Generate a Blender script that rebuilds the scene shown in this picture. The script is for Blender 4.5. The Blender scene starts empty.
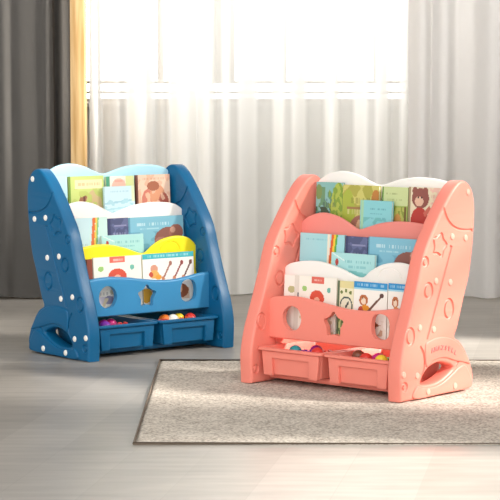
import bpy, bmesh, math, random
from mathutils import Vector, Matrix, noise
random.seed(7)
C = bpy.context.scene.collection
PI = math.pi

# ------------------------------------------------------------------ helpers
def lin(c):
    return tuple((x/12.92 if x <= .04045 else ((x+.055)/1.055)**2.4) for x in c)
def hx(s):
    return lin(tuple(int(s[i:i+2], 16)/255 for i in (0, 2, 4)))

def mat(name, col, rough=.45, spec=.5, sub=0, coat=0):
    m = bpy.data.materials.new(name); m.use_nodes = True
    b = m.node_tree.nodes['Principled BSDF']
    b.inputs['Base Color'].default_value = (*col, 1)
    b.inputs['Roughness'].default_value = rough
    b.inputs['Specular IOR Level'].default_value = spec
    if sub:
        b.inputs['Subsurface Weight'].default_value = sub
        b.inputs['Subsurface Radius'].default_value = (.02, .01, .006)
        b.inputs['Subsurface Scale'].default_value = .5
    b.inputs['Coat Weight'].default_value = coat
    return m

def plastic(name, col, rough=.38):
    m = mat(name, col, rough, .35, .06)
    nt = m.node_tree; b = nt.nodes['Principled BSDF']
    tc = nt.nodes.new('ShaderNodeTexCoord'); n = nt.nodes.new('ShaderNodeTexNoise'); bp = nt.nodes.new('ShaderNodeBump')
    n.inputs['Scale'].default_value = 600; n.inputs['Detail'].default_value = 2
    bp.inputs['Strength'].default_value = .05; bp.inputs['Distance'].default_value = .001
    nt.links.new(tc.outputs['Object'], n.inputs['Vector']); nt.links.new(n.outputs['Fac'], bp.inputs['Height'])
    nt.links.new(bp.outputs['Normal'], b.inputs['Normal'])
    return m

def finish(me, smooth=35):
    for p in me.polygons: p.use_smooth = True
    me.set_sharp_from_angle(angle=math.radians(smooth))

def link(name, me, m=None, parent=None, loc=None):
    o = bpy.data.objects.new(name, me); C.objects.link(o)
    if m and me and not me.materials: me.materials.append(m)
    if parent: o.parent = parent
    if loc: o.location = loc
    return o

def tag(o, label, cat, group=None):
    o['label'] = label; o['category'] = cat
    if group: o['group'] = group
    return o

def struct(name, me, m):
    o = link(name, me, m); o['kind'] = 'structure'; return o

def bm_mesh(bm, name='m', smooth=35):
    bmesh.ops.recalc_face_normals(bm, faces=bm.faces)
    me = bpy.data.meshes.new(name); bm.to_mesh(me); bm.free(); finish(me, smooth); return me

def add_box(bm, lo, hi, bevel=0, seg=2):
    r = bmesh.ops.create_cube(bm, size=1)
    vs = r['verts']
    for v in vs:
        v.co = Vector([lo[i] + (v.co[i]+.5)*(hi[i]-lo[i]) for i in range(3)])
    if bevel:
        es = list({e for v in vs for e in v.link_edges})
        bmesh.ops.bevel(bm, geom=es, offset=bevel, segments=seg, affect='EDGES', profile=.5)

def box_mesh(lo, hi, bevel=0):
    bm = bmesh.new(); add_box(bm, lo, hi, bevel); return bm_mesh(bm)

def catmull(pts, n=6, closed=True):
    out = []; N = len(pts)
    rng = range(N) if closed else range(N-1)
    for i in rng:
        if closed: p0, p1, p2, p3 = pts[(i-1) % N], pts[i], pts[(i+1) % N], pts[(i+2) % N]
        else: p0, p1, p2, p3 = pts[max(i-1, 0)], pts[i], pts[i+1], pts[min(i+2, N-1)]
        for k in range(n):
            t = k/n
            out.append(tuple(.5*((2*b) + (c-a)*t + (2*a-5*b+4*c-d)*t*t + (3*b-a-3*c+d)*t**3) for a, b, c, d in zip(p0, p1, p2, p3)))
    if not closed: out.append(tuple(pts[-1]))
    return out

def slab(loops, thick, bevel=.003, res=3):
    """flat outline(s) with holes, given a real thickness and a rounded edge; centred on z=0 of its own plane"""
    cu = bpy.data.curves.new('c', 'CURVE'); cu.dimensions = '2D'; cu.fill_mode = 'BOTH'
    cu.extrude = max(thick/2-bevel, 0); cu.bevel_depth = bevel; cu.bevel_resolution = res; cu.offset = -bevel
    for lp in loops:
        s = cu.splines.new('POLY'); s.points.add(len(lp)-1)
        for p, q in zip(s.points, lp): p.co = (q[0], q[1], 0, 1)
        s.use_cyclic_u = True
    o = bpy.data.objects.new('c', cu); C.objects.link(o)
    dg = bpy.context.evaluated_depsgraph_get(); dg.update()
    me = bpy.data.meshes.new_from_object(o.evaluated_get(dg))
    bpy.data.objects.remove(o); bpy.data.curves.remove(cu)
    bm = bmesh.new(); bm.from_mesh(me); bmesh.ops.remove_doubles(bm, verts=bm.verts, dist=2e-5)
    bmesh.ops.dissolve_degenerate(bm, edges=bm.edges, dist=1e-6)
    bmesh.ops.recalc_face_normals(bm, faces=bm.faces); me.clear_geometry(); bm.to_mesh(me); bm.free()
    me.materials.clear()
    return me

# plane (y,z) of a side panel with thickness along x ; plane (x,z) of a board with thickness along y
YZ = Matrix(((0, 0, 1, 0), (1, 0, 0, 0), (0, 1, 0, 0), (0, 0, 0, 1)))
XZ = Matrix(((1, 0, 0, 0), (0, 0, 1, 0), (0, 1, 0, 0), (0, 0, 0, 1)))

def flat_text(s, size, thick):
    cu = bpy.data.curves.new('t', 'FONT'); cu.body = s; cu.size = size; cu.extrude = thick; cu.align_x = 'CENTER'
    cu.resolution_u = 3; cu.offset = size*.02
    o = bpy.data.objects.new('t', cu); C.objects.link(o)
    dg = bpy.context.evaluated_depsgraph_get(); dg.update()
    me = bpy.data.meshes.new_from_object(o.evaluated_get(dg))
    bpy.data.objects.remove(o); bpy.data.curves.remove(cu); me.materials.clear()
    return me

def join_meshes(lst):
    bm = bmesh.new()
    for me, M in lst:
        t = me.copy(); t.transform(M); bm.from_mesh(t); bpy.data.meshes.remove(t)
    return bm

def tube(bm, pts, r, closed=False, seg=6):
    """round cord along a 3d polyline, added to bm"""
    P = [Vector(p) for p in pts]; N = len(P); rings = []
    up = None
    for i, p in enumerate(P):
        a = P[(i-1) % N] if (closed or i > 0) else p
        b = P[(i+1) % N] if (closed or i < N-1) else p
        t = (b-a).normalized()
        n = Vector((1, 0, 0)); n = (n - t*n.dot(t)).normalized(); bnm = t.cross(n)
        rings.append([bm.verts.new(p + (n*math.cos(2*PI*k/seg) + bnm*math.sin(2*PI*k/seg))*r) for k in range(seg)])
    for i in range(N if closed else N-1):
        A, B = rings[i], rings[(i+1) % N]
        for k in range(seg): bm.faces.new((A[k], A[(k+1) % seg], B[(k+1) % seg], B[k]))
    if not closed:
        bm.faces.new(rings[0][::-1]); bm.faces.new(rings[-1])

def carve(me, cutter_mesh):
    """engrave the cutter's shape into the mesh"""
    a = bpy.data.objects.new('a', me); b = bpy.data.objects.new('b', cutter_mesh); C.objects.link(a); C.objects.link(b)
    md = a.modifiers.new('b', 'BOOLEAN'); md.operation = 'DIFFERENCE'; md.object = b; md.solver = 'EXACT'; md.use_self = True
    dg = bpy.context.evaluated_depsgraph_get(); dg.update()
    out = bpy.data.meshes.new_from_object(a.evaluated_get(dg))
    bpy.data.objects.remove(a); bpy.data.objects.remove(b)
    return out

# ------------------------------------------------------------------ materials
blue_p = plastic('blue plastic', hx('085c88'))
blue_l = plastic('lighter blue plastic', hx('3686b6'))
pink_p = plastic('coral pink plastic', hx('ee8b7b'))
pink_d = plastic('deeper coral plastic', hx('e58a80'))
white_p = plastic('white plastic', hx('f1ece6'))
ice_p = plastic('ice blue plastic', hx('aedbea'))
yellow_p = plastic('yellow plastic', hx('f5e424'))
rivet_w = mat('white cap plastic', hx('f2efe8'), .35)
rivet_p = mat('pale peach cap plastic', hx('f0a897'), .35)
letter_p = mat('dull rose lettering', hx('c07a76'), .5)
paper = mat('page paper', hx('efe9dc'), .8)

def cover_mat():
    m = mat('printed cover', (1, 1, 1), .4)
    nt = m.node_tree; a = nt.nodes.new('ShaderNodeAttribute'); a.attribute_name = 'print'
    nt.links.new(a.outputs['Color'], nt.nodes['Principled BSDF'].inputs['Base Color'])
    return m
cover_m = cover_mat()

# ------------------------------------------------------------------ camera
cam_d = bpy.data.cameras.new('camera'); cam = bpy.data.objects.new('camera', cam_d); C.objects.link(cam)
PITCH = .08339483
cam.location = (0, 0, .96146); cam.rotation_euler = (PI/2 - PITCH, 0, 0)
cam_d.sensor_width = 36; cam_d.lens = 2100.6/500*36; cam_d.clip_end = 60
bpy.context.scene.camera = cam

# ------------------------------------------------------------------ book shelf geometry
W = .63; T = .05
OUT = [(.002, 0), (.0, .04), (.0, .10), (.018, .175), (.052, .26), (.085, .35), (.112, .429), (.164, .508), (.211, .568), (.252, .612), (.290, .636), (.325, .632),
       (.352, .605), (.364, .56), (.363, .50), (.354, .42), (.338, .345), (.318, .295), (.296, .235), (.281, .195),
       (.268, .168), (.300, .150), (.332, .112), (.355, .071), (.364, .034), (.350, .006), (.322, .0), (.20, .0), (.10, .0)]
def refine(pts):
    # straight base corners kept, everything else smoothed
    return catmull(pts[:26], 5, False) + [(.10, 0), (.02, 0)]
HOLE = catmull([(.098, .046), (.116, .074), (.146, .092), (.190, .100), (.232, .092), (.260, .078), (.240, .064), (.205, .049), (.165, .040), (.125, .039)], 4)
def ell(cy, cz, ry, rz, n=20, a0=0, a1=2*PI): return [(cy+ry*math.cos(a0+(a1-a0)*k/n), cz+rz*math.sin(a0+(a1-a0)*k/n)) for k in range(n if a1-a0 > 6.2 else n+1)]
def star(cy, cz, R, r, rot=PI/2, n=5):
    pts = [(cy+(R if k % 2 == 0 else r)*math.cos(rot+k*PI/n), cz+(R if k % 2 == 0 else r)*math.sin(rot+k*PI/n)) for k in range(2*n)]
    return catmull(pts, 3)
RIV = [(.3266, .602), (.2488, .4722), (.3163, .4646), (.1691, .3447), (.2401, .3358), (.0911, .2123), (.1595, .2013), (.0140, .0803), (.0793, .0713), (.1256, .0200), (.2602, .0217)]

def side_panel_mesh(side):
    me = slab([refine(OUT), HOLE], T, .008, 3)
    me.transform(YZ)                       # x from -T/2 to T/2
    bm = bmesh.new()
    grooves = [
        (catmull([(.205, .568), (.213, .545), (.233, .518), (.262, .499), (.300, .489), (.352, .486)], 4, False), False),
        ([(.246, .446), (.126, .176)], False),
        (star(.186, .450, .036, .025, PI/2-.3), True),
        (ell(.133, .318, .019, .022), True),
        (ell(.235, .256, .022, .029), True),
        (ell(.046, .190, .018, .024), True),
        (ell(.118, .405, .012, .013), True),
        (ell(.020, .044, .011, .011), True),
        (catmull([(.094, .157), (.108, .140), (.116, .118), (.113, .092), (.100, .070)], 4, False), False),
        (catmull([(.340, .100), (.325, .118), (.300, .105), (.272, .080)], 4, False), False),
    ]
    for x in (-T/2, T/2):
        for pts, cl in grooves:
            tube(bm, [(x, a, b) for a, b in pts], .0066 if len(pts) == 2 else .0048, cl, 8)
    cut = bm_mesh(bm)
    out = carve(me, cut)
    # raised lower bar of the tail-shaped foot, on both faces, and the raised lip of the foot arch
    bar = catmull([(.062, .004), (.075, .040), (.105, .032), (.160, .031), (.205, .041), (.250, .061), (.285, .078), (.315, .080), (.340, .052), (.352, .024), (.335, .006), (.20, .004)], 4)
    b = slab([bar], .012, .0055, 3); b.transform(YZ)
    arch_o = [(.118, .158), (.150, .172), (.185, .176), (.225, .172), (.262, .160), (.297, .138), (.326, .106), (.343, .080)]
    arch_i = [(.318, .086), (.290, .092), (.262, .098), (.225, .109), (.190, .112), (.150, .106), (.122, .094)]
    ar = slab([catmull(arch_o + arch_i, 4)], .010, .0045, 3); ar.transform(YZ)
    lst = [(out, Matrix())]
    for sx in (side,):
        lst.append((b, Matrix.Translation((sx*(T/2), 0, 0))))
        lst.append((ar, Matrix.Translation((sx*(T/2-.001), 0, 0))))
    bm = join_meshes(lst)
    me = bpy.data.meshes.new('side_panel'); bm.to_mesh(me); bm.free(); finish(me, 32); me.materials.clear()
    return me
panel_me = {s: side_panel_mesh(s) for s in (-1, 1)}
def rivet_mesh(sx):
    bm = bmesh.new(); prof = [(0, .0038), (.006, .0036), (.0084, .0027), (.0096, .0008), (.0096, -.002)]
    rings = [[bm.verts.new((sx*h, r*math.cos(2*PI*k/20), r*1.05*math.sin(2*PI*k/20))) for k in range(20)] for r, h in prof[1:]]
    c = bm.verts.new((sx*prof[0][1], 0, 0))
    for k in range(20): bm.faces.new((c, rings[0][k], rings[0][(k+1) % 20]))
    for A, B in zip(rings, rings[1:]):
        for k in range(20): bm.faces.new((A[k], A[(k+1) % 20], B[(k+1) % 20], B[k]))
    bm.faces.new(rings[-1])
    return bm_mesh(bm)
rivet_me = {s: rivet_mesh(s) for s in (-1, 1)}

def board_mesh(ztop, zbot, y, th=.014, x0=T-.003, x1=W-T+.003, n=72):
    """upright board lofted along x: rounded cross section, wavy top"""
    tp = catmull([(a+.005, b) for a, b in ztop], 12, False)
    def top(x):
        for a, b in zip(tp, tp[1:]):
            if a[0] <= x <= b[0]: return a[1]+(b[1]-a[1])*(x-a[0])/(b[0]-a[0]+1e-9)
        return tp[0][1] if x < tp[0][0] else tp[-1][1]
    bm = bmesh.new(); rings = []; r = th/2
    for i in range(n+1):
        x = x0+(x1-x0)*i/n; zt = top(x); ring = []
        for k in range(7):
            a = PI*k/6; ring.append((y+r-r*math.cos(a), zt-r+r*math.sin(a)))
        for k in range(5):
            a = PI*k/4; ring.append((y+r+r*math.cos(a), zbot+.004-.004*math.sin(a)))
        rings.append([bm.verts.new((x, p[0], p[1])) for p in ring])
    m = len(rings[0])
    for A, B in zip(rings, rings[1:]):
        for k in range(m): bm.faces.new((A[k], A[(k+1) % m], B[(k+1) % m], B[k]))
    bm.faces.new(rings[0]); bm.faces.new(rings[-1][::-1])
    return bm_mesh(bm)

top_me = board_mesh([(.037, .612), (.06, .628), (.10, .646), (.155, .651), (.21, .640), (.25, .624), (.290, .612), (.33, .621), (.38, .634), (.455, .641), (.53, .635), (.57, .622), (.583, .612)], .45, .32)
t3_me = board_mesh([(.037, .482), (.055, .500), (.09, .516), (.135, .523), (.19, .514), (.235, .495), (.272, .478), (.31, .487), (.36, .501), (.43, .509), (.50, .507), (.55, .498), (.583, .478)], .322, .24)
t2_me = board_mesh([(.037, .346), (.055, .362), (.10, .373), (.16, .378), (.21, .374), (.27, .360), (.345, .338), (.385, .362), (.43, .383), (.49, .392), (.54, .385), (.568, .367), (.583, .348)], .150, .16)
emb = bmesh.new(); tube(emb, [(a, .160, b) for a, b in ell(.465, .343, .043, .030, 24, 0, PI)], .0022, False, 6)
t2_me = carve(t2_me, bm_mesh(emb)); finish(t2_me)
f_me = board_mesh([(.037, .255), (.055, .264), (.09, .270), (.15, .272), (.22, .266), (.29, .256), (.36, .248), (.43, .248), (.50, .257), (.54, .263), (.583, .265)], .136, .084, .018)
cutbm = bmesh.new()
def prism(bm, loop, y0, y1):
    A = [bm.verts.new((a, y0, b)) for a, b in loop]; B = [bm.verts.new((a, y1, b)) for a, b in loop]
    n = len(loop); bm.faces.new(A); bm.faces.new(B[::-1])
    for k in range(n): bm.faces.new((A[k], B[k], B[(k+1) % n], A[(k+1) % n]))
prism(cutbm, catmull(ell(.142, .203, .038, .039, 7), 4), .05, .13)
prism(cutbm, star(.308, .196, .041, .029, PI/2, 5), .05, .13)
prism(cutbm, catmull([(a+.005, b) for a, b in ((.484, .243), (.510, .235), (.519, .205), (.512, .174), (.484, .164), (.456, .174), (.449, .205), (.458, .235))], 4), .05, .13)
f_me = carve(f_me, bm_mesh(cutbm)); finish(f_me)

def floor_mesh(y0, y1, zt, th=.010): return box_mesh((T-.003, y0, zt-th), (W-T+.003, y1, zt), .002)
fl_me = [floor_mesh(.25, .324, .455), floor_mesh(.17, .244, .325), floor_mesh(.095, .164, .152)]
bm = bmesh.new()
add_box(bm, (T-.003, .085, .010), (W-T+.003, .335, .028), .004)
base_me = bm_mesh(bm)

def bin_meshes():
    # open tapered tub: width .24, with flange rim ; local origin at the tub's front-left-bottom-centre
    def ring(bm, hw, y0, y1, z, r=.012, n=4):
        out = []
        for cx, cy, a0 in ((hw-r, y0+r, -PI/2), (hw-r, y1-r, 0), (-hw+r, y1-r, PI/2), (-hw+r, y0+r, PI)):
            for k in range(n+1):
                a = a0+PI/2*k/n; out.append(bm.verts.new((cx+r*math.cos(a), cy+r*math.sin(a), z)))
        return out
    bm = bmesh.new()
    spec = [(.106, .024, .268, 0.0), (.108, .022, .270, .002), (.1165, .016, .276, .074), (.1275, .002, .288, .075), (.1280, .001, .289, .079), (.1275, .002, .288, .0825), (.127, .004, .286, .0835),
            (.113, .020, .272, .083), (.110, .024, .268, .078), (.105, .029, .264, .050)]
    rings = [ring(bm, *s) for s in spec]
    for A, B in zip(rings, rings[1:]):
        n = len(A)
        for k in range(n): bm.faces.new((A[k], A[(k+1) % n], B[(k+1) % n], B[k]))
    bm.faces.new(rings[0][::-1]); bm.faces.new(rings[-1])
    body = bm_mesh(bm, 'tub', 40)
    fr = slab([[(-.1145, .073), (.1145, .073), (.107, -.002), (.073, -.002), (.073, .052), (-.073, .052), (-.073, -.002), (-.107, -.002)]], .012, .002, 2)
    fr.transform(XZ); fr.transform(Matrix.Translation((0, .0155, 0))); finish(fr)
    return body, fr
bin_body, bin_frame = bin_meshes()

BIN_Z = .0305
def make_shelf(pose, side, words):
    root = bpy.data.objects.new('kids_bookshelf', None); C.objects.link(root)
    root.location = (pose[0], pose[1], pose[3]); root.rotation_euler = (0, 0, pose[2])
    pm, fm, t2m, t3m, tm, rv, bm_, flm = side
    tag(root, words, 'bookshelf')
    def part(n, me, m, par=root, loc=None, label=None):
        me = me.copy(); me.materials.clear(); me.materials.append(m)
        o = link(n, me, m, par, loc)
        if label: o['label'] = label
        return o
    for sx, x in ((-1, T/2), (1, W-T/2)):
        p = part('side_panel', panel_me[sx], pm, loc=(x, 0, 0))
        rm = rivet_me[sx].copy(); rm.materials.append(rv)
        for (a, b) in RIV:
            r = link('rivet', rm, None, p, (sx*T/2 + (sx*.006 if b < .03 else 0), a, b))
        if pm is pink_p:
            # lettering following the arch of the foot
            tx = 'AMAZSELL'; lst = []
            pts = [(.150, .134), (.166, .137), (.182, .138), (.198, .1375), (.214, .135), (.230, .131), (.246, .125), (.260, .117)]
            angs = [12, 7, 2, -4, -9, -14, -20, -28]
            for ch, q, an in zip(tx, pts, angs):
                cm = flat_text(ch, .019, .0012)
                M = Matrix.Translation((sx*(T/2+.0046), q[0] if sx > 0 else .41-q[0], q[1])) @ Matrix.Rotation(0, 4, 'X')
                R = Matrix(((0, 0, sx, 0), (sx, 0, 0, 0), (0, 1, 0, 0), (0, 0, 0, 1)))
                if sx < 0:
                    q = pts[len(pts)-1-tx.index(ch)] if False else q
                    k = pts.index(q); qq = pts[len(pts)-1-k]; aa = -angs[len(pts)-1-k]
                    M = Matrix.Translation((sx*(T/2+.0046), qq[0], qq[1])); an = aa
                lst.append((cm, M @ R @ Matrix.Rotation(math.radians(an), 4, 'Z')))
            b = join_meshes(lst); me = bpy.data.meshes.new('l'); b.to_mesh(me); b.free()
            lo = link('lettering', me, letter_p, p); lo['label'] = 'small rose lettering along the arch of the foot'
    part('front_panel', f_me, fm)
    part('tier_board', t2_me, t2m, label=t2m.name+' lowest divider board with a wavy top')
    part('tier_board', t3_me, t3m, label=t3m.name+' middle divider board with a wavy top')
    part('tier_board', top_me, tm, label=tm.name+' top back board with a wavy top')
    for m in fl_me: part('shelf_floor', m, flm)
    part('base_board', base_me, flm)
    return root

POSE_P = (-.03268, 6.48626, -.725197, .0066)
POSE_B = (-.54055, 6.97223, .688451, 0.0008)
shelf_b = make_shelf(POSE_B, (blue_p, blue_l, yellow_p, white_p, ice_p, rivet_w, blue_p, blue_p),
                     'blue plastic children\'s bookshelf with yellow and white dividers, on the bare floor')
shelf_p = make_shelf(POSE_P, (pink_p, pink_p, white_p, pink_d, white_p, rivet_p, pink_p, pink_p),
                     'coral pink plastic children\'s bookshelf standing on the beige rug')
FLAT = {id(POSE_P): shelf_p, id(POSE_B): shelf_b}
def place(o, pose, x, y, z, rz=0, rx=0, ry=0):
    M = Matrix.Translation((pose[0], pose[1], pose[3])) @ Matrix.Rotation(pose[2], 4, 'Z') @ Matrix.Translation((x, y, z)) @ \
        Matrix.Rotation(rz, 4, 'Z') @ Matrix.Rotation(rx, 4, 'X') @ Matrix.Rotation(ry, 4, 'Y')
    o.location = M.to_translation(); o.rotation_euler = M.to_euler()

# ------------------------------------------------------------------ bins
bins = []
for pose, pm, cn in ((POSE_B, blue_p, 'blue'), (POSE_P, pink_p, 'coral pink')):
    for cx, w in ((.1825, 'left'), (.4475, 'right')):
        r = bpy.data.objects.new('storage_bin', None); C.objects.link(r); place(r, pose, cx, .018, BIN_Z)
        tag(r, f'{w} one of the two {cn} toy bins under the {"pink" if "pink" in cn else "blue"} bookshelf', 'storage bin', 'toy bins under the bookshelves')
        for n, m0 in (('tub', bin_body), ('front_frame', bin_frame)):
            me = m0.copy(); me.materials.append(pm); link(n, me, None, r)

# ------------------------------------------------------------------ toys in the bins
def toy_ball_mesh(r=.021):
    bm = bmesh.new(); bmesh.ops.create_icosphere(bm, subdivisions=3, radius=r)
    for v in bm.verts:
        d = v.co.normalized(); v.co *= 1 - .05*math.exp(-(d.z/.12)**2)       # moulded seam round the middle
    bmesh.ops.translate(bm, verts=bm.verts, vec=(0, 0, r)); return bm_mesh(bm, 'ball', 60)
def toy_brick_mesh(w=.040, d=.030, h=.024):
    bm = bmesh.new(); add_box(bm, (-w/2, -d/2, 0), (w/2, d/2, h), .003)
    for sx in (-1, 1):
        for sy in (-1, 1):
            c = bmesh.ops.create_cone(bm, cap_ends=True, segments=12, radius1=.0058, radius2=.0054, depth=.0052)
            bmesh.ops.translate(bm, verts=c['verts'], vec=(sx*w/4, sy*d/4, h+.003))
    return bm_mesh(bm, 'brick')
def toy_star_mesh():
    me = slab([star(0, 0, .024, .013)], .018, .004, 2); me.transform(Matrix.Translation((0, 0, .009))); finish(me); return me
TOY = {'ball': toy_ball_mesh(), 'brick': toy_brick_mesh(), 'star': toy_star_mesh()}
COL = {n: mat(n+' toy plastic', hx(h), .3) for n, h in dict(purple='7a2a9c', magenta='c8267c', red='d2362c', orange='e8792a', yellow='ecd23a', green='4fae4a', teal='23888f',
       white='f0ede4', brown='7d4a35', lime='a8c843', plum='8a1f7a', salmon='f0a79a').items()}
def toy(pose, kind, col, x, y, z, lab, rz=0):
    me = TOY[kind].copy(); me.materials.append(COL[col])
    o = link('toy_'+kind, me); place(o, pose, x, y, z, rz)
    tag(o, f'{col} plastic toy {kind} {lab}', 'toy', 'toys in the storage bins')
BF = BIN_Z + .0515
def fill(pose, cx, items, lab):
    for (k, c, dx, y, up, rz) in items:
        toy(pose, k, c, cx+dx, y, BF + up, lab, rz)
fill(POSE_B, .1825, [('ball', 'purple', -.062, .072, 0, 0), ('brick', 'magenta', -.020, .072, .0, .4), ('ball', 'plum', -.040, .112, .0, 0), ('brick', 'red', .025, .090, .0, -.3), ('star', 'teal', .070, .085, .0, .5),
                    ('ball', 'magenta', .0, .125, 0, 0)], 'in the left blue bin')
fill(POSE_B, .4475, [('brick', 'red', -.078, .075, 0, .2), ('ball', 'orange', -.045, .110, 0, 0), ('star', 'lime', -.045, .070, 0, .3), ('ball', 'white', -.020, .095, 0, 0), ('brick', 'orange', .014, .072, 0, -.4),
                    ('ball', 'yellow', .018, .112, 0, 0), ('ball', 'red', .050, .085, 0, 0), ('brick', 'brown', .060, .118, 0, .3), ('star', 'green', .082, .070, 0, .1)], 'in the right blue bin')
fill(POSE_P, .1825, [('ball', 'teal', -.014, .070, 0, 0), ('brick', 'purple', .030, .074, .0, .2), ('ball', 'plum', .035, .112, .0, 0), ('ball', 'red', .074, .070, 0, 0), ('star', 'salmon', -.062, .075, 0, 0),
                    ('brick', 'red', .080, .108, 0, .9)], 'in the left coral bin')
fill(POSE_P, .4475, [('star', 'brown', -.046, .070, 0, .2), ('brick', 'salmon', -.020, .105, 0, .1), ('ball', 'red', -.002, .070, 0, 0), ('ball', 'magenta', .028, .092, 0, 0), ('ball', 'yellow', .058, .068, 0, 0),
                    ('brick', 'lime', .066, .108, 0, .5), ('star', 'orange', .084, .078, .0, 0), ('ball', 'brown', -.062, .110, 0, 0)], 'in the right coral bin')

# ------------------------------------------------------------------ books
def paint(shapes, base):
    cols = []
    for s in shapes:
        cols.append((s[0], s[1:-1], hx(s[-1])))
    b = hx(base)
    def f(u, v):
        c = b
        for k, a, col in cols:
            if k == 'r' and a[0] <= u <= a[2] and a[1] <= v <= a[3]: c = col
            elif k == 'e' and ((u-a[0])/a[2])**2 + ((v-a[1])/a[3])**2 <= 1: c = col
            elif k == 'l':                                       # slanted bar from (u0,v0) to (u1,v1), half width w
                du, dv = a[2]-a[0], a[3]-a[1]; t = ((u-a[0])*du+(v-a[1])*dv)/(du*du+dv*dv)
                if 0 <= t <= 1 and math.hypot(u-a[0]-t*du, v-a[1]-t*dv) <= a[4]: c = col
            elif k == 'n' and a[0] <= u <= a[2] and a[1] <= v <= a[3]:   # mottled foliage or water
                n = noise.noise(Vector((u*a[4], v*a[4], a[5])))
                if n > a[6]: c = col
            elif k == 't' and a[0] <= u <= a[2] and a[1] <= v <= a[3]:   # unreadable line of print
                n = noise.noise(Vector((u*60, a[1]*31, 3.3)))
                if n > -.05: c = tuple(.5*p+.5*q for p, q in zip(c, col))
        return c
    return f

def cover_mesh(w, h, th, f, base):
    """hard cover: printed front board (facing -y), spine on the left, back board; stands on z=0"""
    nx = max(16, int(w/.0026)); nz = max(16, int(h/.0026)); bm = bmesh.new(); lay = bm.loops.layers.float_color.new('print')
    bcol = (*hx(base), 1)
    t = .0022
    add_box(bm, (-w/2, -th/2+t*.4, 0), (w/2, -th/2+t, h))
    add_box(bm, (-w/2, th/2-t, 0), (w/2, th/2, h))
    add_box(bm, (-w/2, -th/2+t, 0), (-w/2+t, th/2-t, h))
    for fc in bm.faces:
        for lp in fc.loops: lp[lay] = bcol
    V = [[bm.verts.new((-w/2+w*i/nx, -th/2, h*j/nz)) for j in range(nz+1)] for i in range(nx+1)]
    for i in range(nx):
        for j in range(nz):
            fc = bm.faces.new((V[i][j], V[i+1][j], V[i+1][j+1], V[i][j+1])); c = (*f((i+.5)/nx, (j+.5)/nz), 1)
            for lp in fc.loops: lp[lay] = c
    # edge strip round the printed face
    ed = [V[i][0] for i in range(nx+1)] + [V[nx][j] for j in range(1, nz+1)] + [V[i][nz] for i in range(nx-1, -1, -1)] + [V[0][j] for j in range(nz-1, 0, -1)]
    back = [bm.verts.new((v.co.x, -th/2+t*.4, v.co.z)) for v in ed]
    for k in range(len(ed)):
        fc = bm.faces.new((ed[k], back[k], back[(k+1) % len(ed)], ed[(k+1) % len(ed)]))
        for lp in fc.loops: lp[lay] = bcol
    me = bpy.data.meshes.new('cover'); bm.to_mesh(me); bm.free(); me.materials.append(cover_m)
    return me

def book(pose, x0, x1, y, zf, zt, f, base, label, group, name='picture_book', th=.010, roll=0):
    if pose is POSE_P: x0, x1 = x0+.01, min(x1+.01, .573)
    x0 = max(x0, .052)
    w = x1-x0; h = zt-zf; lean = -math.radians(3)
    r = bpy.data.objects.new(name, None); C.objects.link(r)
    # y is where the upper edge of the cover stands ; the foot is a little further forward
    place(r, pose, (x0+x1)/2, y+th/2 - math.sin(-lean)*h, zf+.0015, 0, lean, roll)
    tag(r, label, 'book', group)
    link('cover', cover_mesh(w, h, th, f, base), None, r)
    link('pages', box_mesh((-w/2+.0024, -th/2+.0024, .002), (w/2-.002, th/2-.0024, h-.002)), paper, r)
    return r

# artwork: every cover as coloured shapes in the unit square
A_forest = paint([('r', 0, 0, 1, 1, '7fb3ae'), ('n', 0, 0, 1, .9, 6, 1, .0, '5f8f6a'), ('r', 0, 0, 1, .42, '4b7f78'), ('n', 0, 0, 1, .5, 8, 2, -.1, '34513f'), ('e', .85, .5, .28, .5, 'a5b54f'), ('n', .5, .1, 1, 1, 9, 4, .05, '7c9a3c'),
                  ('t', .28, .50, .75, .60, '2e4a58'), ('t', .3, .62, .7, .66, '3c6470'), ('e', .1, .8, .12, .15, '6f8c55')], '6fa39c')
A_yellow = paint([('n', 0, 0, 1, 1, 5, 7, .0, 'a8a34b'), ('e', .15, .4, .2, .5, 'a3b045'), ('t', .18, .62, .85, .74, '7d7a3a'), ('r', .12, .50, .82, .56, '9c7a4c'), ('t', .15, .40, .85, .5, 'e0dba0'), ('e', .5, .1, .28, .28, 'a06d5c'), ('e', .5, .05, .12, .25, 'd6b08c'),
                  ('e', .92, .72, .12, .2, 'b77a3c'), ('r', 0, 0, .3, .2, '7b6a40')], 'c6c06c')
A_tealf = paint([('t', .28, .72, .8, .78, '2f7d8c'), ('t', .32, .60, .7, .64, '3a8896'), ('t', .25, .46, .8, .5, '3a8896'), ('n', 0, 0, 1, .5, 5, 3, .1, '6fb3b3'), ('l', .1, .1, .9, .3, .03, '5a9da5'), ('r', .02, 0, .1, 1, '9dc9a4')], '86c7cc')
A_green = paint([('r', 0, .62, 1, 1, 'c4cf96'), ('t', .1, .84, .6, .88, '7d8a57'), ('t', .2, .72, .8, .76, '93a066'), ('r', .0, 0, .06, 1, '5d8a3c'), ('r', .1, .1, .9, .58, 'b2b45c'), ('n', .1, .1, .9, .6, 8, 5, .0, '87923f'), ('r', .86, .05, .96, .6, '6d5a2e'), ('e', .62, .3, .14, .16, 'c08a4c')], '98ab58')
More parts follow.
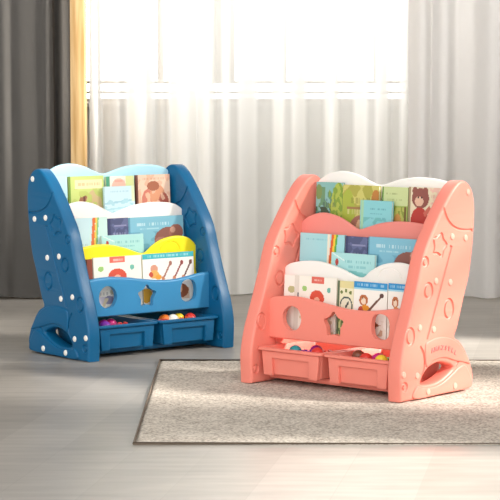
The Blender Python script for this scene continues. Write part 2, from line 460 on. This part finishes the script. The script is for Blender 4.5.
A_char = paint([('r', 0, 0, .06, 1, '9c8a68'), ('e', .33, .78, .24, .20, '8c5248'), ('e', .18, .92, .08, .08, '8c5248'), ('e', .46, .92, .08, .08, '8c5248'), ('e', .30, .72, .12, .10, 'dcb39a'), ('e', .27, .8, .02, .02, '201818'), ('e', .36, .8, .02, .02, '201818'), ('e', .32, .34, .24, .26, 'b53d34'), ('l', .45, .45, .62, .6, .05, 'c96a5a'), ('e', .22, .08, .1, .12, '7a4a3c'),
                ('e', .46, .08, .1, .12, '6a7a4c'), ('n', .6, 0, 1, 1, 9, 8, .1, 'e2b9a8'), ('t', .64, .8, .95, .86, 'c98a80'), ('t', .64, .68, .92, .72, 'd0998c')], 'dfd2b4')
A_rain = paint([('t', .1, .84, .7, .87, '6fb1bd'), ('t', .08, .16, .55, .26, '37808c'), ('e', .08, .2, .04, .06, '2e7c4a'), ('r', .62, 0, .67, 1, 'e8e0cc'), ('l', .66, 0, .74, 1, .03, 'd9622f'), ('l', .71, 0, .79, 1, .025, 'eec53c'), ('l', .75, 0, .83, 1, .02, '5aa648'),
                ('r', .86, .3, .97, .34, 'dfe6e2'), ('e', .9, .4, .05, .06, 'd95a4a')], '9ed2d8')
A_purple = paint([('n', 0, 0, 1, 1, 5, 6, .0, '4f5679'), ('r', 0, 0, .12, 1, '3c4266'), ('t', .2, .5, .9, .62, 'a7a9c4'), ('e', .6, .25, .3, .2, '7a7496'), ('r', .3, .78, .9, .82, '8b8db0')], '626a8f')
A_bluef = paint([('t', .15, .76, .75, .84, 'dff0f2'), ('t', .2, .66, .55, .70, 'bcdfe6'), ('n', 0, 0, 1, .6, 5, 9, .0, '6ba6bd'), ('e', .72, .34, .26, .36, '8c5a50'), ('e', .86, .55, .13, .22, '9c6456'), ('e', .58, .25, .12, .2, 'a5766a'), ('e', .80, .62, .05, .08, 'c99a86'), ('e', .78, .2, .14, .18, '6e3f3a'), ('r', 0, 0, .03, 1, '5d93ad')], '7fb9cd')
A_tealmid = paint([('l', .02, .98, .3, .7, .02, 'd8ece8'), ('e', .13, .62, .035, .14, 'b4433c'), ('t', .32, .62, .9, .72, '58a5ab'), ('t', .4, .42, .8, .5, '6ab1b6'), ('e', .5, .1, .4, .2, '7dc1bf')], 'a9d9d9')
A_kids = paint([('r', .33, .88, .66, 1, 'dd6a5c'), ('t', .38, .92, .62, .95, 'f3e4da'), ('e', .49, .62, .19, .15, 'd9553f'), ('e', .49, .60, .07, .05, 'f4b89c'), ('e', .15, .78, .06, .05, '9cc873'), ('e', .8, .78, .05, .05, '6fb5a4'), ('e', .12, .5, .05, .04, 'e8c85a'), ('e', .86, .48, .05, .04, 'de8a5a'),
                ('r', .82, .36, .88, .5, '7b7f86'), ('r', .08, .10, .9, .24, 'c9c2cc'), ('t', .1, .28, .9, .33, '8a8a90'), ('e', .3, .18, .1, .08, '8d8aa5'), ('e', .65, .18, .1, .08, '9c6a50'), ('n', 0, 0, 1, .5, 7, 12, .25, 'd6c8a8')], 'f3eee2')
A_sliver = paint([('e', .5, .75, .25, .06, 'b9b684'), ('t', .2, .5, .8, .53, '9aa0a4'), ('r', .7, 0, 1, 1, 'ded8cc'), ('r', .9, .4, 1, .7, '5a5f68')], 'f0ece2')
A_clock = paint([('r', 0, 0, .12, 1, '5b6b50'), ('r', .12, .88, 1, 1, 'e0d49a'), ('e', .25, .80, .08, .035, '6e7c3a'), ('e', .52, .83, .08, .035, '6e7c3a'), ('e', .80, .80, .08, .035, '6e7c3a'), ('e', .55, .55, .40, .18, '4a5a56'), ('e', .55, .55, .33, .15, 'e6e0c8'), ('e', .55, .55, .06, .03, '3a4a48'), ('l', .55, .55, .7, .62, .03, '3a4a48'),
                 ('r', .12, 0, 1, .36, 'c3cf8e'), ('e', .7, .4, .15, .06, 'a55a48'), ('n', .1, 0, 1, .35, 8, 3, .0, '5f7f4c')], 'ece5c4')
def guitar(n=1, hd='2f8fc9'):
    s = [('r', 0, .90, 1, 1, hd), ('t', .1, .93, .9, .965, 'bfe0ee'), ('r', 0, .87, 1, .90, '9fd0e2')]
    for k in range(n):
        o = k/n; w = 1/n
        s += [('e', o+.30*w, .68, .13*w, .10, 'b86a3c'), ('e', o+.30*w, .66, .07*w, .06, 'f0d8c0'), ('e', o+.36*w, .48, .17*w, .12, 'e0912c'), ('e', o+.22*w, .48, .08*w, .09, 'b54a3a'), ('l', o+.40*w, .46, o+.82*w, .76, .022, '6e4a3c'), ('e', o+.84*w, .78, .06*w, .045, '5a3a34'), ('e', o+.28*w, .72, .012, .02, '1a1414')]
    s += [('r', .1, .08, .9, .28, 'c8a58c'), ('e', .5, .2, .3, .14, '8a5236'), ('n', 0, 0, 1, .35, 6, 3, .1, 'e9e2d6')]
    return paint(s, 'f2eee6')
A_strip = paint([('r', 0, 0, 1, .5, '7a3a30')], '8f4a3c')
def guitars_row(hd='3fb4bd'):
    s = [('r', 0, .90, 1, 1, hd), ('t', .1, .93, .9, .965, 'c6ecec'), ('e', .22, .70, .07, .09, 'd99a80'), ('e', .22, .60, .09, .08, 'e8b060'), ('e', .30, .54, .06, .05, 'eda23c'), ('e', .16, .6, .04, .05, 'c9503c')]
    for o, c in ((.40, 'a06a58'), (.62, '8a3a34'), (.80, '6a4030')):
        s += [('l', o, .52, o+.13, .78, .016, c), ('e', o+.14, .80, .03, .045, c), ('e', o-.01, .5, .035, .05, 'c9825c')]
    s += [('r', .1, .08, .9, .3, 'd9b9a0'), ('e', .72, .25, .16, .14, '8f5030'), ('e', .7, .3, .06, .1, 'e6b08a'), ('e', .05, .2, .12, .14, 'd9a33a')]
    return paint(s, 'f4efe8')
A_palegreen = paint([('r', 0, .0, .05, 1, '6c8f3c'), ('r', .18, .70, .95, .92, 'ecdcae'), ('t', .24, .78, .88, .84, 'b89a68'), ('e', .45, .2, .2, .42, '9a6a50'), ('e', .7, .25, .24, .42, 'c9b184'), ('r', .4, .0, .46, .6, '6a4038'), ('n', .05, 0, 1, .7, 6, 2, .15, 'b8c46c')], 'c3d07c')
A_pink = paint([('r', 0, 0, .14, 1, '4f9a78'), ('e', .45, .75, .25, .2, 'eeb9a6'), ('t', .3, .86, .8, .9, 'd98a80'), ('r', .7, .2, 1, 1, 'd4dc9c'), ('e', .5, .5, .3, .1, 'f0d6c6')], 'f0e3d6')
A_palefront = paint([('t', .2, .80, .8, .86, '8fc3d4'), ('l', .0, .45, 1, .55, .03, '9fcbd8'), ('l', 0, .25, 1, .35, .03, 'abd3dd'), ('n', 0, 0, 1, .6, 5, 2, .15, 'a8d2dc'), ('r', .9, .5, 1, 1, 'dbe6bd')], 'c9e3ea')
A_orange = paint([('r', 0, 0, .05, 1, '6e3f35'), ('e', .35, .35, .2, .3, 'cf7d6a'), ('e', .62, .5, .22, .26, 'd99a76'), ('e', .8, .3, .15, .25, 'b5604e'), ('n', .06, 0, 1, 1, 7, 5, .12, 'e7b79a'), ('e', .5, .72, .18, .12, 'a9684e'), ('t', .2, .88, .85, .93, 'c99a7c')], 'efcdb4')
A_palerain = paint([('t', .1, .76, .4, .80, '88a4b0'), ('t', .12, .3, .5, .36, '9ab8c2'), ('l', .60, 0, .68, 1, .035, 'd9703f'), ('l', .66, 0, .74, 1, .022, 'e8c85a'), ('l', .70, 0, .78, 1, .02, '7fb87a'), ('r', .8, 0, 1, 1, 'c4e0da')], 'c8e4ea')
A_pale = paint([('r', .1, .1, .9, .6, 'a5cdd2'), ('n', 0, 0, 1, .5, 6, 3, .0, '8fb8a8')], 'b9dce4')

GT, GM, GL = 'picture books on the top tiers', 'picture books on the middle tiers', 'picture books on the lowest tiers'
P, B = POSE_P, POSE_B
book(P, .055, .163, .295, .457, .614, A_forest, '5f948c', 'teal and dark green forest book at the left of the pink top tier', GT)
book(P, .165, .308, .293, .457, .609, A_yellow, 'b7b05a', 'olive yellow picture book with brown figure on the pink shelf\'s top tier', GT)
book(P, .252, .375, .272, .457, .565, A_tealf, '78bcc2', 'plain teal book standing in front of others on the pink shelf\'s top tier', GT)
book(P, .320, .420, .295, .457, .608, A_green, '84994c', 'green picture book with pale title band on the pink shelf\'s top tier', GT)
book(P, .424, .560, .293, .457, .611, A_char, 'cdbd98', 'cream book with a brown bear in red on the pink top tier', GT)
book(P, .056, .235, .215, .327, .457, A_rain, '8cc4cc', 'light blue book with orange, yellow and green stripes on the pink shelf\'s middle tier', GM)
book(P, .200, .371, .194, .327, .404, A_tealmid, '9ccccc', 'small aqua book in front on the pink shelf\'s middle tier', GM)
book(P, .239, .326, .215, .327, .455, A_purple, '4a5178', 'dark slate purple book in the middle tier of the pink shelf', GM)
book(P, .329, .545, .215, .327, .458, A_bluef, '6aa5bb', 'wide blue book with a brown animal on the pink middle tier', GM)
book(P, .060, .120, .134, .154, .330, A_sliver, 'e4dfd2', 'narrow off white book at the left end of the pink shelf\'s lowest tier', GL)
book(P, .122, .272, .132, .154, .331, A_kids, 'efe9dc', 'white book with red title tab and red circle on the pink shelf\'s lowest tier', GL)
book(P, .275, .338, .134, .154, .325, A_clock, 'd9d2a8', 'cream and green book with a dial face on the pink shelf\'s lowest tier', GL)
book(P, .341, .469, .131, .154, .328, guitar(1), 'e9e4da', 'blue topped white book, the left of two, with guitar player on pink shelf', GL)
book(P, .471, .575, .133, .154, .330, guitar(1), 'e9e4da', 'blue topped white book partly hidden by the pink shelf\'s right side panel', GL)

book(B, .050, .121, .295, .457, .608, A_pale, 'a8cdd4', 'pale blue book at the left end of the blue shelf\'s top tier', GT)
book(B, .124, .273, .291, .457, .606, A_palegreen, 'aebb68', 'light green book with cream title box on the blue shelf\'s top tier', GT)
book(B, .262, .392, .271, .457, .567, A_palefront, 'b9d8e0', 'pale icy blue book standing in front on the blue shelf\'s top tier', GT)
book(B, .286, .407, .294, .457, .601, A_pink, 'd8ddb0', 'pink and pale green book with green spine on the blue shelf\'s top tier', GT)
book(B, .417, .567, .295, .457, .602, A_orange, '7a4a3c', 'peach and orange book with dark spine on the blue shelf\'s top tier', GT)
book(B, .060, .233, .215, .327, .465, A_palerain, 'b9dbe0', 'pale blue book with orange stripe on the blue shelf\'s middle tier', GM)
book(B, .195, .374, .194, .327, .402, A_tealmid, 'cfe3e2', 'small whitish aqua book in front on the blue shelf\'s middle tier', GM)
book(B, .237, .323, .215, .327, .459, A_purple, '4a5178', 'dusky purple book in the middle tier of the blue shelf', GM)
book(B, .325, .567, .216, .327, .458, A_bluef, '8fc0d2', 'wide pale blue book with a reddish animal on the blue middle tier', GM)
book(B, .090, .112, .134, .154, .330, A_strip, '8f4a3c', 'thin red brown book at the left of the blue lowest tier', GL)
book(B, .115, .318, .132, .154, .334, A_kids, 'efe9dc', 'white book with coral title and arch on the blue shelf\'s lowest tier', GL)
book(B, .323, .548, .132, .154, .335, guitars_row(), 'dcd9c0', 'white book with teal top band and guitars on the blue shelf\'s lowest tier', GL)

# ------------------------------------------------------------------ floor
def floor_material():
    m = mat('grey oak laminate', (.3, .28, .26), .36, .3)
    nt = m.node_tree; N = nt.nodes.new; L = nt.links.new; b = nt.nodes['Principled BSDF']
    tc = N('ShaderNodeTexCoord'); mp = N('ShaderNodeMapping'); mp.inputs['Rotation'].default_value = (0, 0, PI/2+.16)
    br = N('ShaderNodeTexBrick'); br.inputs['Scale'].default_value = 1; br.inputs['Brick Width'].default_value = 1.3; br.inputs['Row Height'].default_value = .19
    br.inputs['Mortar Size'].default_value = .0012; br.inputs['Mortar Smooth'].default_value = .3
    br.inputs['Color1'].default_value = (*hx('a09a92'), 1); br.inputs['Color2'].default_value = (*hx('aaa49c'), 1); br.inputs['Mortar'].default_value = (*hx('9f9991'), 1)
    mp2 = N('ShaderNodeMapping'); mp2.inputs['Scale'].default_value = (1.2, 9, 1); mp2.inputs['Rotation'].default_value = (0, 0, PI/2+.16)
    n1 = N('ShaderNodeTexNoise'); n1.inputs['Scale'].default_value = 3; n1.inputs['Detail'].default_value = 6
    n2 = N('ShaderNodeTexNoise'); n2.inputs['Scale'].default_value = 2.2; n2.inputs['Detail'].default_value = 3
    L(tc.outputs['Object'], mp.inputs['Vector']); L(mp.outputs['Vector'], br.inputs['Vector']); L(tc.outputs['Object'], mp2.inputs['Vector']); L(mp2.outputs['Vector'], n1.inputs['Vector']); L(tc.outputs['Object'], n2.inputs['Vector'])
    r1 = N('ShaderNodeMapRange'); r1.inputs['From Min'].default_value = .3; r1.inputs['From Max'].default_value = .7; r1.inputs['To Min'].default_value = .86; r1.inputs['To Max'].default_value = 1.1
    r2 = N('ShaderNodeMapRange'); r2.inputs['From Min'].default_value = .3; r2.inputs['From Max'].default_value = .7; r2.inputs['To Min'].default_value = .86; r2.inputs['To Max'].default_value = 1.08
    mu = N('ShaderNodeMath'); mu.operation = 'MULTIPLY'; vm = N('ShaderNodeVectorMath'); vm.operation = 'SCALE'
    L(n1.outputs['Fac'], r1.inputs['Value']); L(n2.outputs['Fac'], r2.inputs['Value']); L(r1.outputs[0], mu.inputs[0]); L(r2.outputs[0], mu.inputs[1])
    L(br.outputs['Color'], vm.inputs[0]); L(mu.outputs[0], vm.inputs['Scale']); L(vm.outputs[0], b.inputs['Base Color'])
    return m
struct('floor', box_mesh((-3.2, 2.5, -.06), (2.6, 9.80, 0)), floor_material())

# ------------------------------------------------------------------ rug
def rug_material():
    m = mat('beige tufted wool', (.5, .45, .4), .95, .1)
    nt = m.node_tree; N = nt.nodes.new; L = nt.links.new; b = nt.nodes['Principled BSDF']
    tc = N('ShaderNodeTexCoord'); n = N('ShaderNodeTexNoise'); n.inputs['Scale'].default_value = 135; n.inputs['Detail'].default_value = 4
    n3 = N('ShaderNodeTexNoise'); n3.inputs['Scale'].default_value = 14; n3.inputs['Detail'].default_value = 3
    cr = N('ShaderNodeValToRGB'); cr.color_ramp.elements[0].position = .36; cr.color_ramp.elements[1].position = .64
    cr.color_ramp.elements[0].color = (*hx('a1978b'), 1); cr.color_ramp.elements[1].color = (*hx('dcd4c7'), 1)
    e = cr.color_ramp.elements.new(.5); e.color = (*hx('c9bfb2'), 1)
    ad = N('ShaderNodeMath'); ad.operation = 'MULTIPLY_ADD'; ad.inputs[1].default_value = .25; 
    L(tc.outputs['Object'], n.inputs['Vector']); L(tc.outputs['Object'], n3.inputs['Vector']); L(n3.outputs['Fac'], ad.inputs[0])
    sb = N('ShaderNodeMath'); sb.operation = 'SUBTRACT'; sb.inputs[1].default_value = .125; L(n.outputs['Fac'], sb.inputs[0]); L(sb.outputs[0], ad.inputs[2])
    L(ad.outputs[0], cr.inputs['Fac']); L(cr.outputs['Color'], b.inputs['Base Color'])
    bp = N('ShaderNodeBump'); bp.inputs['Strength'].default_value = .6; bp.inputs['Distance'].default_value = .004; L(n.outputs['Fac'], bp.inputs['Height']); L(bp.outputs['Normal'], b.inputs['Normal'])
    return m
def rug_mesh(x0, x1, y0, y1, h=.0052):
    bm = bmesh.new(); s = .0085; nx = int((x1-x0)/s); ny = int((y1-y0)/s); V = []
    for i in range(nx+1):
        row = []
        for j in range(ny+1):
            x = x0+(x1-x0)*i/nx; y = y0+(y1-y0)*j/ny
            e = min(x-x0, x1-x, y-y0, y1-y); k = min(1, e/.012); k = math.sqrt(max(0, 1-(1-k)**2))
            z = .002 + (h-.002)*k + .0016*k*noise.noise(Vector((x*55, y*55, 0))) - .001
            if e < 1e-6:
                x += .003*noise.noise(Vector((x*20, y*20, 5))); y += .003*noise.noise(Vector((x*20, y*20, 9)))
            row.append(bm.verts.new((x, y, z)))
        V.append(row)
    for i in range(nx):
        for j in range(ny): bm.faces.new((V[i][j], V[i+1][j], V[i+1][j+1], V[i][j+1]))
    ed = [V[i][0] for i in range(nx+1)] + [V[nx][j] for j in range(1, ny+1)] + [V[i][ny] for i in range(nx-1, -1, -1)] + [V[0][j] for j in range(ny-1, 0, -1)]
    lo = [bm.verts.new((v.co.x, v.co.y, .0002)) for v in ed]
    for k in range(len(ed)): bm.faces.new((ed[k], lo[k], lo[(k+1) % len(ed)], ed[(k+1) % len(ed)]))
    bm.faces.new(lo)
    return bm_mesh(bm, 'rug', 80)
RX0, RX1, RY0, RY1 = -.300, 1.35, 5.41, 7.0
rug = bpy.data.objects.new('rug', None); C.objects.link(rug); rug.location = (0, 0, 0)
tag(rug, 'beige speckled short pile rug under the pink bookshelf', 'rug')
link('pile', rug_mesh(RX0, RX1, RY0, RY1), rug_material(), rug)
bm = bmesh.new(); e = .003
tube(bm, [(RX0-e+.0, RY0-e, .0045), (RX1+e, RY0-e, .0045), (RX1+e, RY1+e, .0045), (RX0-e, RY1+e, .0045)], .0042, True, 8)
link('binding', bm_mesh(bm), mat('brown edge binding', hx('75685a'), .9), rug)['label'] = 'brown bound edge'

# ------------------------------------------------------------------ back wall, window, post
wall_m = mat('off white painted wall', hx('b3afa8'), .8)
dark_m = mat('dark taupe wall panel', hx('5c554e'), .7)
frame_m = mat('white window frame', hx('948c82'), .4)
YB = 9.75
bm = bmesh.new(); add_box(bm, (-.95, YB, 0), (2.6, YB+.14, .835)); add_box(bm, (1.02, YB, .835), (2.6, YB+.14, 2.6)); add_box(bm, (-.95, YB, 2.35), (1.02, YB+.14, 2.6))
struct('wall_back', bm_mesh(bm), wall_m)
struct('wall_left', box_mesh((-3.2, 9.34, 0), (-.765, 9.48, 2.6)), dark_m)
def wood_material():
    m = mat('honey oak', hx('c79a55'), .45)
    nt = m.node_tree; N = nt.nodes.new; L = nt.links.new
    tc = N('ShaderNodeTexCoord'); mp = N('ShaderNodeMapping'); mp.inputs['Scale'].default_value = (30, 30, 1.5); n = N('ShaderNodeTexNoise'); n.inputs['Scale'].default_value = 2; n.inputs['Detail'].default_value = 5
    cr = N('ShaderNodeValToRGB'); cr.color_ramp.elements[0].color = (*hx('b58d52'), 1); cr.color_ramp.elements[1].color = (*hx('d2b07c'), 1); cr.color_ramp.elements[0].position = .35; cr.color_ramp.elements[1].position = .65
    L(tc.outputs['Object'], mp.inputs['Vector']); L(mp.outputs['Vector'], n.inputs['Vector']); L(n.outputs['Fac'], cr.inputs['Fac']); L(cr.outputs['Color'], nt.nodes['Principled BSDF'].inputs['Base Color'])
    return m
struct('trim_1', box_mesh((-.762, 8.93, 0), (-.700, 9.05, 2.6), .004), wood_material())
# window: outer frame, mullions, rails
bm = bmesh.new()
for a, b_ in ((-.95, -.90), (.97, 1.02)): add_box(bm, (a, YB+.03, .835), (b_, YB+.09, 2.35), .004)
for z0, z1 in ((.835, .850), (.872, .884), (.918, .932), (2.30, 2.35)): add_box(bm, (-.95, YB+.03, z0), (1.02, YB+.09, z1), .003)
for xm, w in ((-.415, .014), (-.125, .055), (.157, .014), (.588, .014)): add_box(bm, (xm-w, YB+.035, .93), (xm+w, YB+.085, 2.31), .004)
win = struct('window_1', bm_mesh(bm), frame_m)
gl = bpy.data.materials.new('clear glass'); gl.use_nodes = True; nt = gl.node_tree
for n in list(nt.nodes): nt.nodes.remove(n)
o_ = nt.nodes.new('ShaderNodeOutputMaterial'); mx = nt.nodes.new('ShaderNodeMixShader'); tr = nt.nodes.new('ShaderNodeBsdfTransparent'); gs = nt.nodes.new('ShaderNodeBsdfGlossy')
gs.inputs['Roughness'].default_value = .02; mx.inputs[0].default_value = .06
nt.links.new(tr.outputs[0], mx.inputs[1]); nt.links.new(gs.outputs[0], mx.inputs[2]); nt.links.new(mx.outputs[0], o_.inputs[0])
pane = link('window_pane', box_mesh((-.902, YB+.058, .93), (.972, YB+.062, 2.31)), gl, win)
link('window_sill', box_mesh((-.94, YB-.06, .812), (1.05, YB+.03, .834), .004), wall_m, win)

# ------------------------------------------------------------------ curtains
def cloth_material(name, col, transl, alpha, weave=900):
    m = bpy.data.materials.new(name); m.use_nodes = True; nt = m.node_tree; N = nt.nodes.new; L = nt.links.new
    for n in list(nt.nodes): nt.nodes.remove(n)
    out = N('ShaderNodeOutputMaterial'); df = N('ShaderNodeBsdfDiffuse'); tl = N('ShaderNodeBsdfTranslucent'); tp = N('ShaderNodeBsdfTransparent')
    df.inputs[0].default_value = (*col, 1); tl.inputs[0].default_value = (*col, 1); df.inputs['Roughness'].default_value = .5
    a = N('ShaderNodeMixShader'); a.inputs[0].default_value = transl; b = N('ShaderNodeMixShader'); b.inputs[0].default_value = alpha
    L(df.outputs[0], a.inputs[1]); L(tl.outputs[0], a.inputs[2]); L(a.outputs[0], b.inputs[1]); L(tp.outputs[0], b.inputs[2]); L(b.outputs[0], out.inputs[0])
    tc = N('ShaderNodeTexCoord'); mp = N('ShaderNodeMapping'); mp.inputs['Scale'].default_value = (weave, 30, 30); ns = N('ShaderNodeTexNoise'); ns.inputs['Scale'].default_value = 1; bp = N('ShaderNodeBump')
    bp.inputs['Strength'].default_value = .15; bp.inputs['Distance'].default_value = .001
    L(tc.outputs['Object'], mp.inputs['Vector']); L(mp.outputs['Vector'], ns.inputs['Vector']); L(ns.outputs['Fac'], bp.inputs['Height']); L(bp.outputs['Normal'], df.inputs['Normal'])
    return m
def curtain_mesh(x0, x1, y, z0, z1, folds, seed, amp=1.0, th=.0016, nx=260, nz=26, hem=0.0):
    """folds: list of (x centre, half width, depth towards the room)"""
    bm = bmesh.new(); V = []
    for i in range(nx+1):
        col = []
        for j in range(nz+1):
            u = i/nx; v = j/nz; z = z0+(z1-z0)*v; x = x0+(x1-x0)*u
            sway = .012*noise.noise(Vector((x*2.2, z*1.4, seed)))
            yy = 0
            for c, w, d in folds:
                t = (x+sway-c)/(w*(1+.10*(1-v)))
                yy -= d*amp*math.exp(-abs(t)**3)
            yy += .006*noise.noise(Vector((x*14, z*1.2, seed+3))) + .010*noise.noise(Vector((x*4, z*.8, seed+8)))
            zz = z + (hem*noise.noise(Vector((x*9, 0, seed)))*(1-v)**6)
            col.append(bm.verts.new((x+sway*.6, y+yy, max(zz, .004))))
        V.append(col)
    for i in range(nx):
        for j in range(nz): bm.faces.new((V[i][j], V[i+1][j], V[i+1][j+1], V[i][j+1]))
    if th:
        bmesh.ops.solidify(bm, geom=bm.faces[:], thickness=th)
    me = bpy.data.meshes.new('curtain'); bm.to_mesh(me); bm.free(); finish(me, 80); return me
px = lambda p: (p-250)/2100.6*9.02
ZT = 2.45
sheer_m = cloth_material('sheer white voile', hx('fdfcf8'), .45, .11)
folds = [(px(c), px(c+w)-px(c), d) for c, w, d in ((92, 5, .05), (113, 9, .05), (139, 9, .06), (162, 5, .04), (184, 11, .08), (206, 7, .09), (232, 18, .08), (289, 14, .10), (332, 6, .09), (373, 15, .10), (404, 7, .05))]
cm = curtain_mesh(-.698, .72, 9.18, .006, ZT, folds, 2, 1, 0, nx=420)
# the voile lies single between the pleats and doubled inside them
thin = [(100, 124), (152, 167), (214, 222), (229, 238), (257, 273), (284, 292), (307, 325), (340, 355), (368, 376), (390, 402)]
at = cm.attributes.new('thin', 'FLOAT', 'POINT')
for k, v in enumerate(cm.vertices):
    p = 250 + v.co.x/9.02*2100.6; t = 0
    for a, b_ in thin: t = max(t, min(1, max(0, (p-a)/4+.5), max(0, (b_-p)/4+.5)))
    at.data[k].value = t
cur = link('sheer_curtain', cm, sheer_m)
nt = sheer_m.node_tree; an = nt.nodes.new('ShaderNodeAttribute'); an.attribute_name = 'thin'; mr_ = nt.nodes.new('ShaderNodeMapRange')
mr_.inputs['To Min'].default_value = .02; mr_.inputs['To Max'].default_value = .38
nt.links.new(an.outputs['Fac'], mr_.inputs['Value'])
out_ = [n for n in nt.nodes if n.type == 'OUTPUT_MATERIAL'][0]; nt.links.new(mr_.outputs[0], out_.inputs[0].links[0].from_node.inputs[0])
tag(cur, 'white translucent sheer curtain hanging across the window', 'curtain')
right_m = cloth_material('light grey linen', hx('f0eeec'), .15, 0.0, 700)
folds = [(px(c), px(c+w)-px(c), d) for c, w, d in ((420, 8, .10), (441, 9, .12), (490, 12, .13), (513, 8, .05), (540, 12, .06))]
cur2 = link('curtain', curtain_mesh(.675, 1.45, 9.02, .010, ZT, folds, 11, 1, .002, nx=260, hem=.01), right_m)
tag(cur2, 'thick light grey curtain hanging in folds at the right of the window', 'curtain')
left_m = cloth_material('charcoal grey curtain cloth', hx('787571'), .08, 0.0, 700)
folds = [(px(c), px(c+w)-px(c), d) for c, w, d in ((-70, 16, .05), (-30, 12, .05), (4, 7, .04), (30, 20, .03), (50, 4, .02))]
cur3 = link('curtain', curtain_mesh(-1.75, px(55), 8.98, .010, ZT, folds, 17, 1, .003, nx=260, hem=.01), left_m)
tag(cur3, 'dark grey curtain hanging at the left beside the oak post', 'curtain')
link('curtain_lining', curtain_mesh(px(54), px(73), 9.10, .02, ZT, [(px(60), .02, .03)], 23, 1, .002, nx=40), left_m, cur3)

# ------------------------------------------------------------------ unseen right wall added as a gobo, openings shaped for the sun patches
XR = 2.2
open_ = [(3.0, 5.05, .75, 1.56), (6.70, 7.38, .25, 1.16)]
open_ += [(5.15, 5.70, 1.46+.16*k, 1.525+.16*k) for k in range(4)] + [(6.45, 7.75, 1.52+.16*k, 1.615+.16*k) for k in range(6)] + [(5.70, 6.32, .93+.22*k, 1.12+.22*k) for k in range(5)]     # slot rows added to weaken the sun on rug and shelves
ys = sorted({2.5, 9.5, *[v for o in open_ for v in o[:2]]}); zs = sorted({0, 2.6, *[v for o in open_ for v in o[2:]]})
bm = bmesh.new()
for a, b_ in zip(ys, ys[1:]):
    for c, d in zip(zs, zs[1:]):
        ym, zm = (a+b_)/2, (c+d)/2
        if not any(o[0] < ym < o[1] and o[2] < zm < o[3] for o in open_): add_box(bm, (XR, a, c), (XR+.1, b_, d))
bmesh.ops.remove_doubles(bm, verts=bm.verts, dist=1e-5)
struct('wall_right_gobo', bm_mesh(bm), wall_m)

# ------------------------------------------------------------------ light
sd = bpy.data.lights.new('sun', 'SUN'); sun = bpy.data.objects.new('sun', sd); C.objects.link(sun)
sd.energy = 12.5; sd.angle = math.radians(8); sd.color = (1, .95, .88)
Ld = Vector((.80, -.14, .53)).normalized(); sun.rotation_euler = Ld.to_track_quat('Z', 'Y').to_euler()
w = bpy.data.worlds.new('sky'); bpy.context.scene.world = w; w.use_nodes = True; nt = w.node_tree; N = nt.nodes.new; L = nt.links.new
bg = nt.nodes['Background']; tc = N('ShaderNodeTexCoord'); sx = N('ShaderNodeSeparateXYZ'); mr = N('ShaderNodeMapRange')
mr.inputs['From Min'].default_value = .55; mr.inputs['From Max'].default_value = .95; mr.inputs['To Min'].default_value = .25; mr.inputs['To Max'].default_value = 5.4
L(tc.outputs['Generated'], sx.inputs[0]); L(sx.outputs['Y'], mr.inputs['Value'])
m2 = N('ShaderNodeMapRange'); m2.inputs['From Min'].default_value = -.2; m2.inputs['From Max'].default_value = -.8; m2.inputs['To Min'].default_value = 0; m2.inputs['To Max'].default_value = 2.4
L(sx.outputs['Y'], m2.inputs['Value']); sm = N('ShaderNodeMath'); L(mr.outputs[0], sm.inputs[0]); L(m2.outputs[0], sm.inputs[1]); L(sm.outputs[0], bg.inputs['Strength'])
bg.inputs['Color'].default_value = (1, .985, .96, 1)

vs = bpy.context.scene.view_settings
bpy.context.scene.display_settings.display_device = 'sRGB'
vs.view_transform = 'Standard'; vs.look = 'None'; vs.gamma = 1; vs.exposure = 0; vs.use_curve_mapping = False
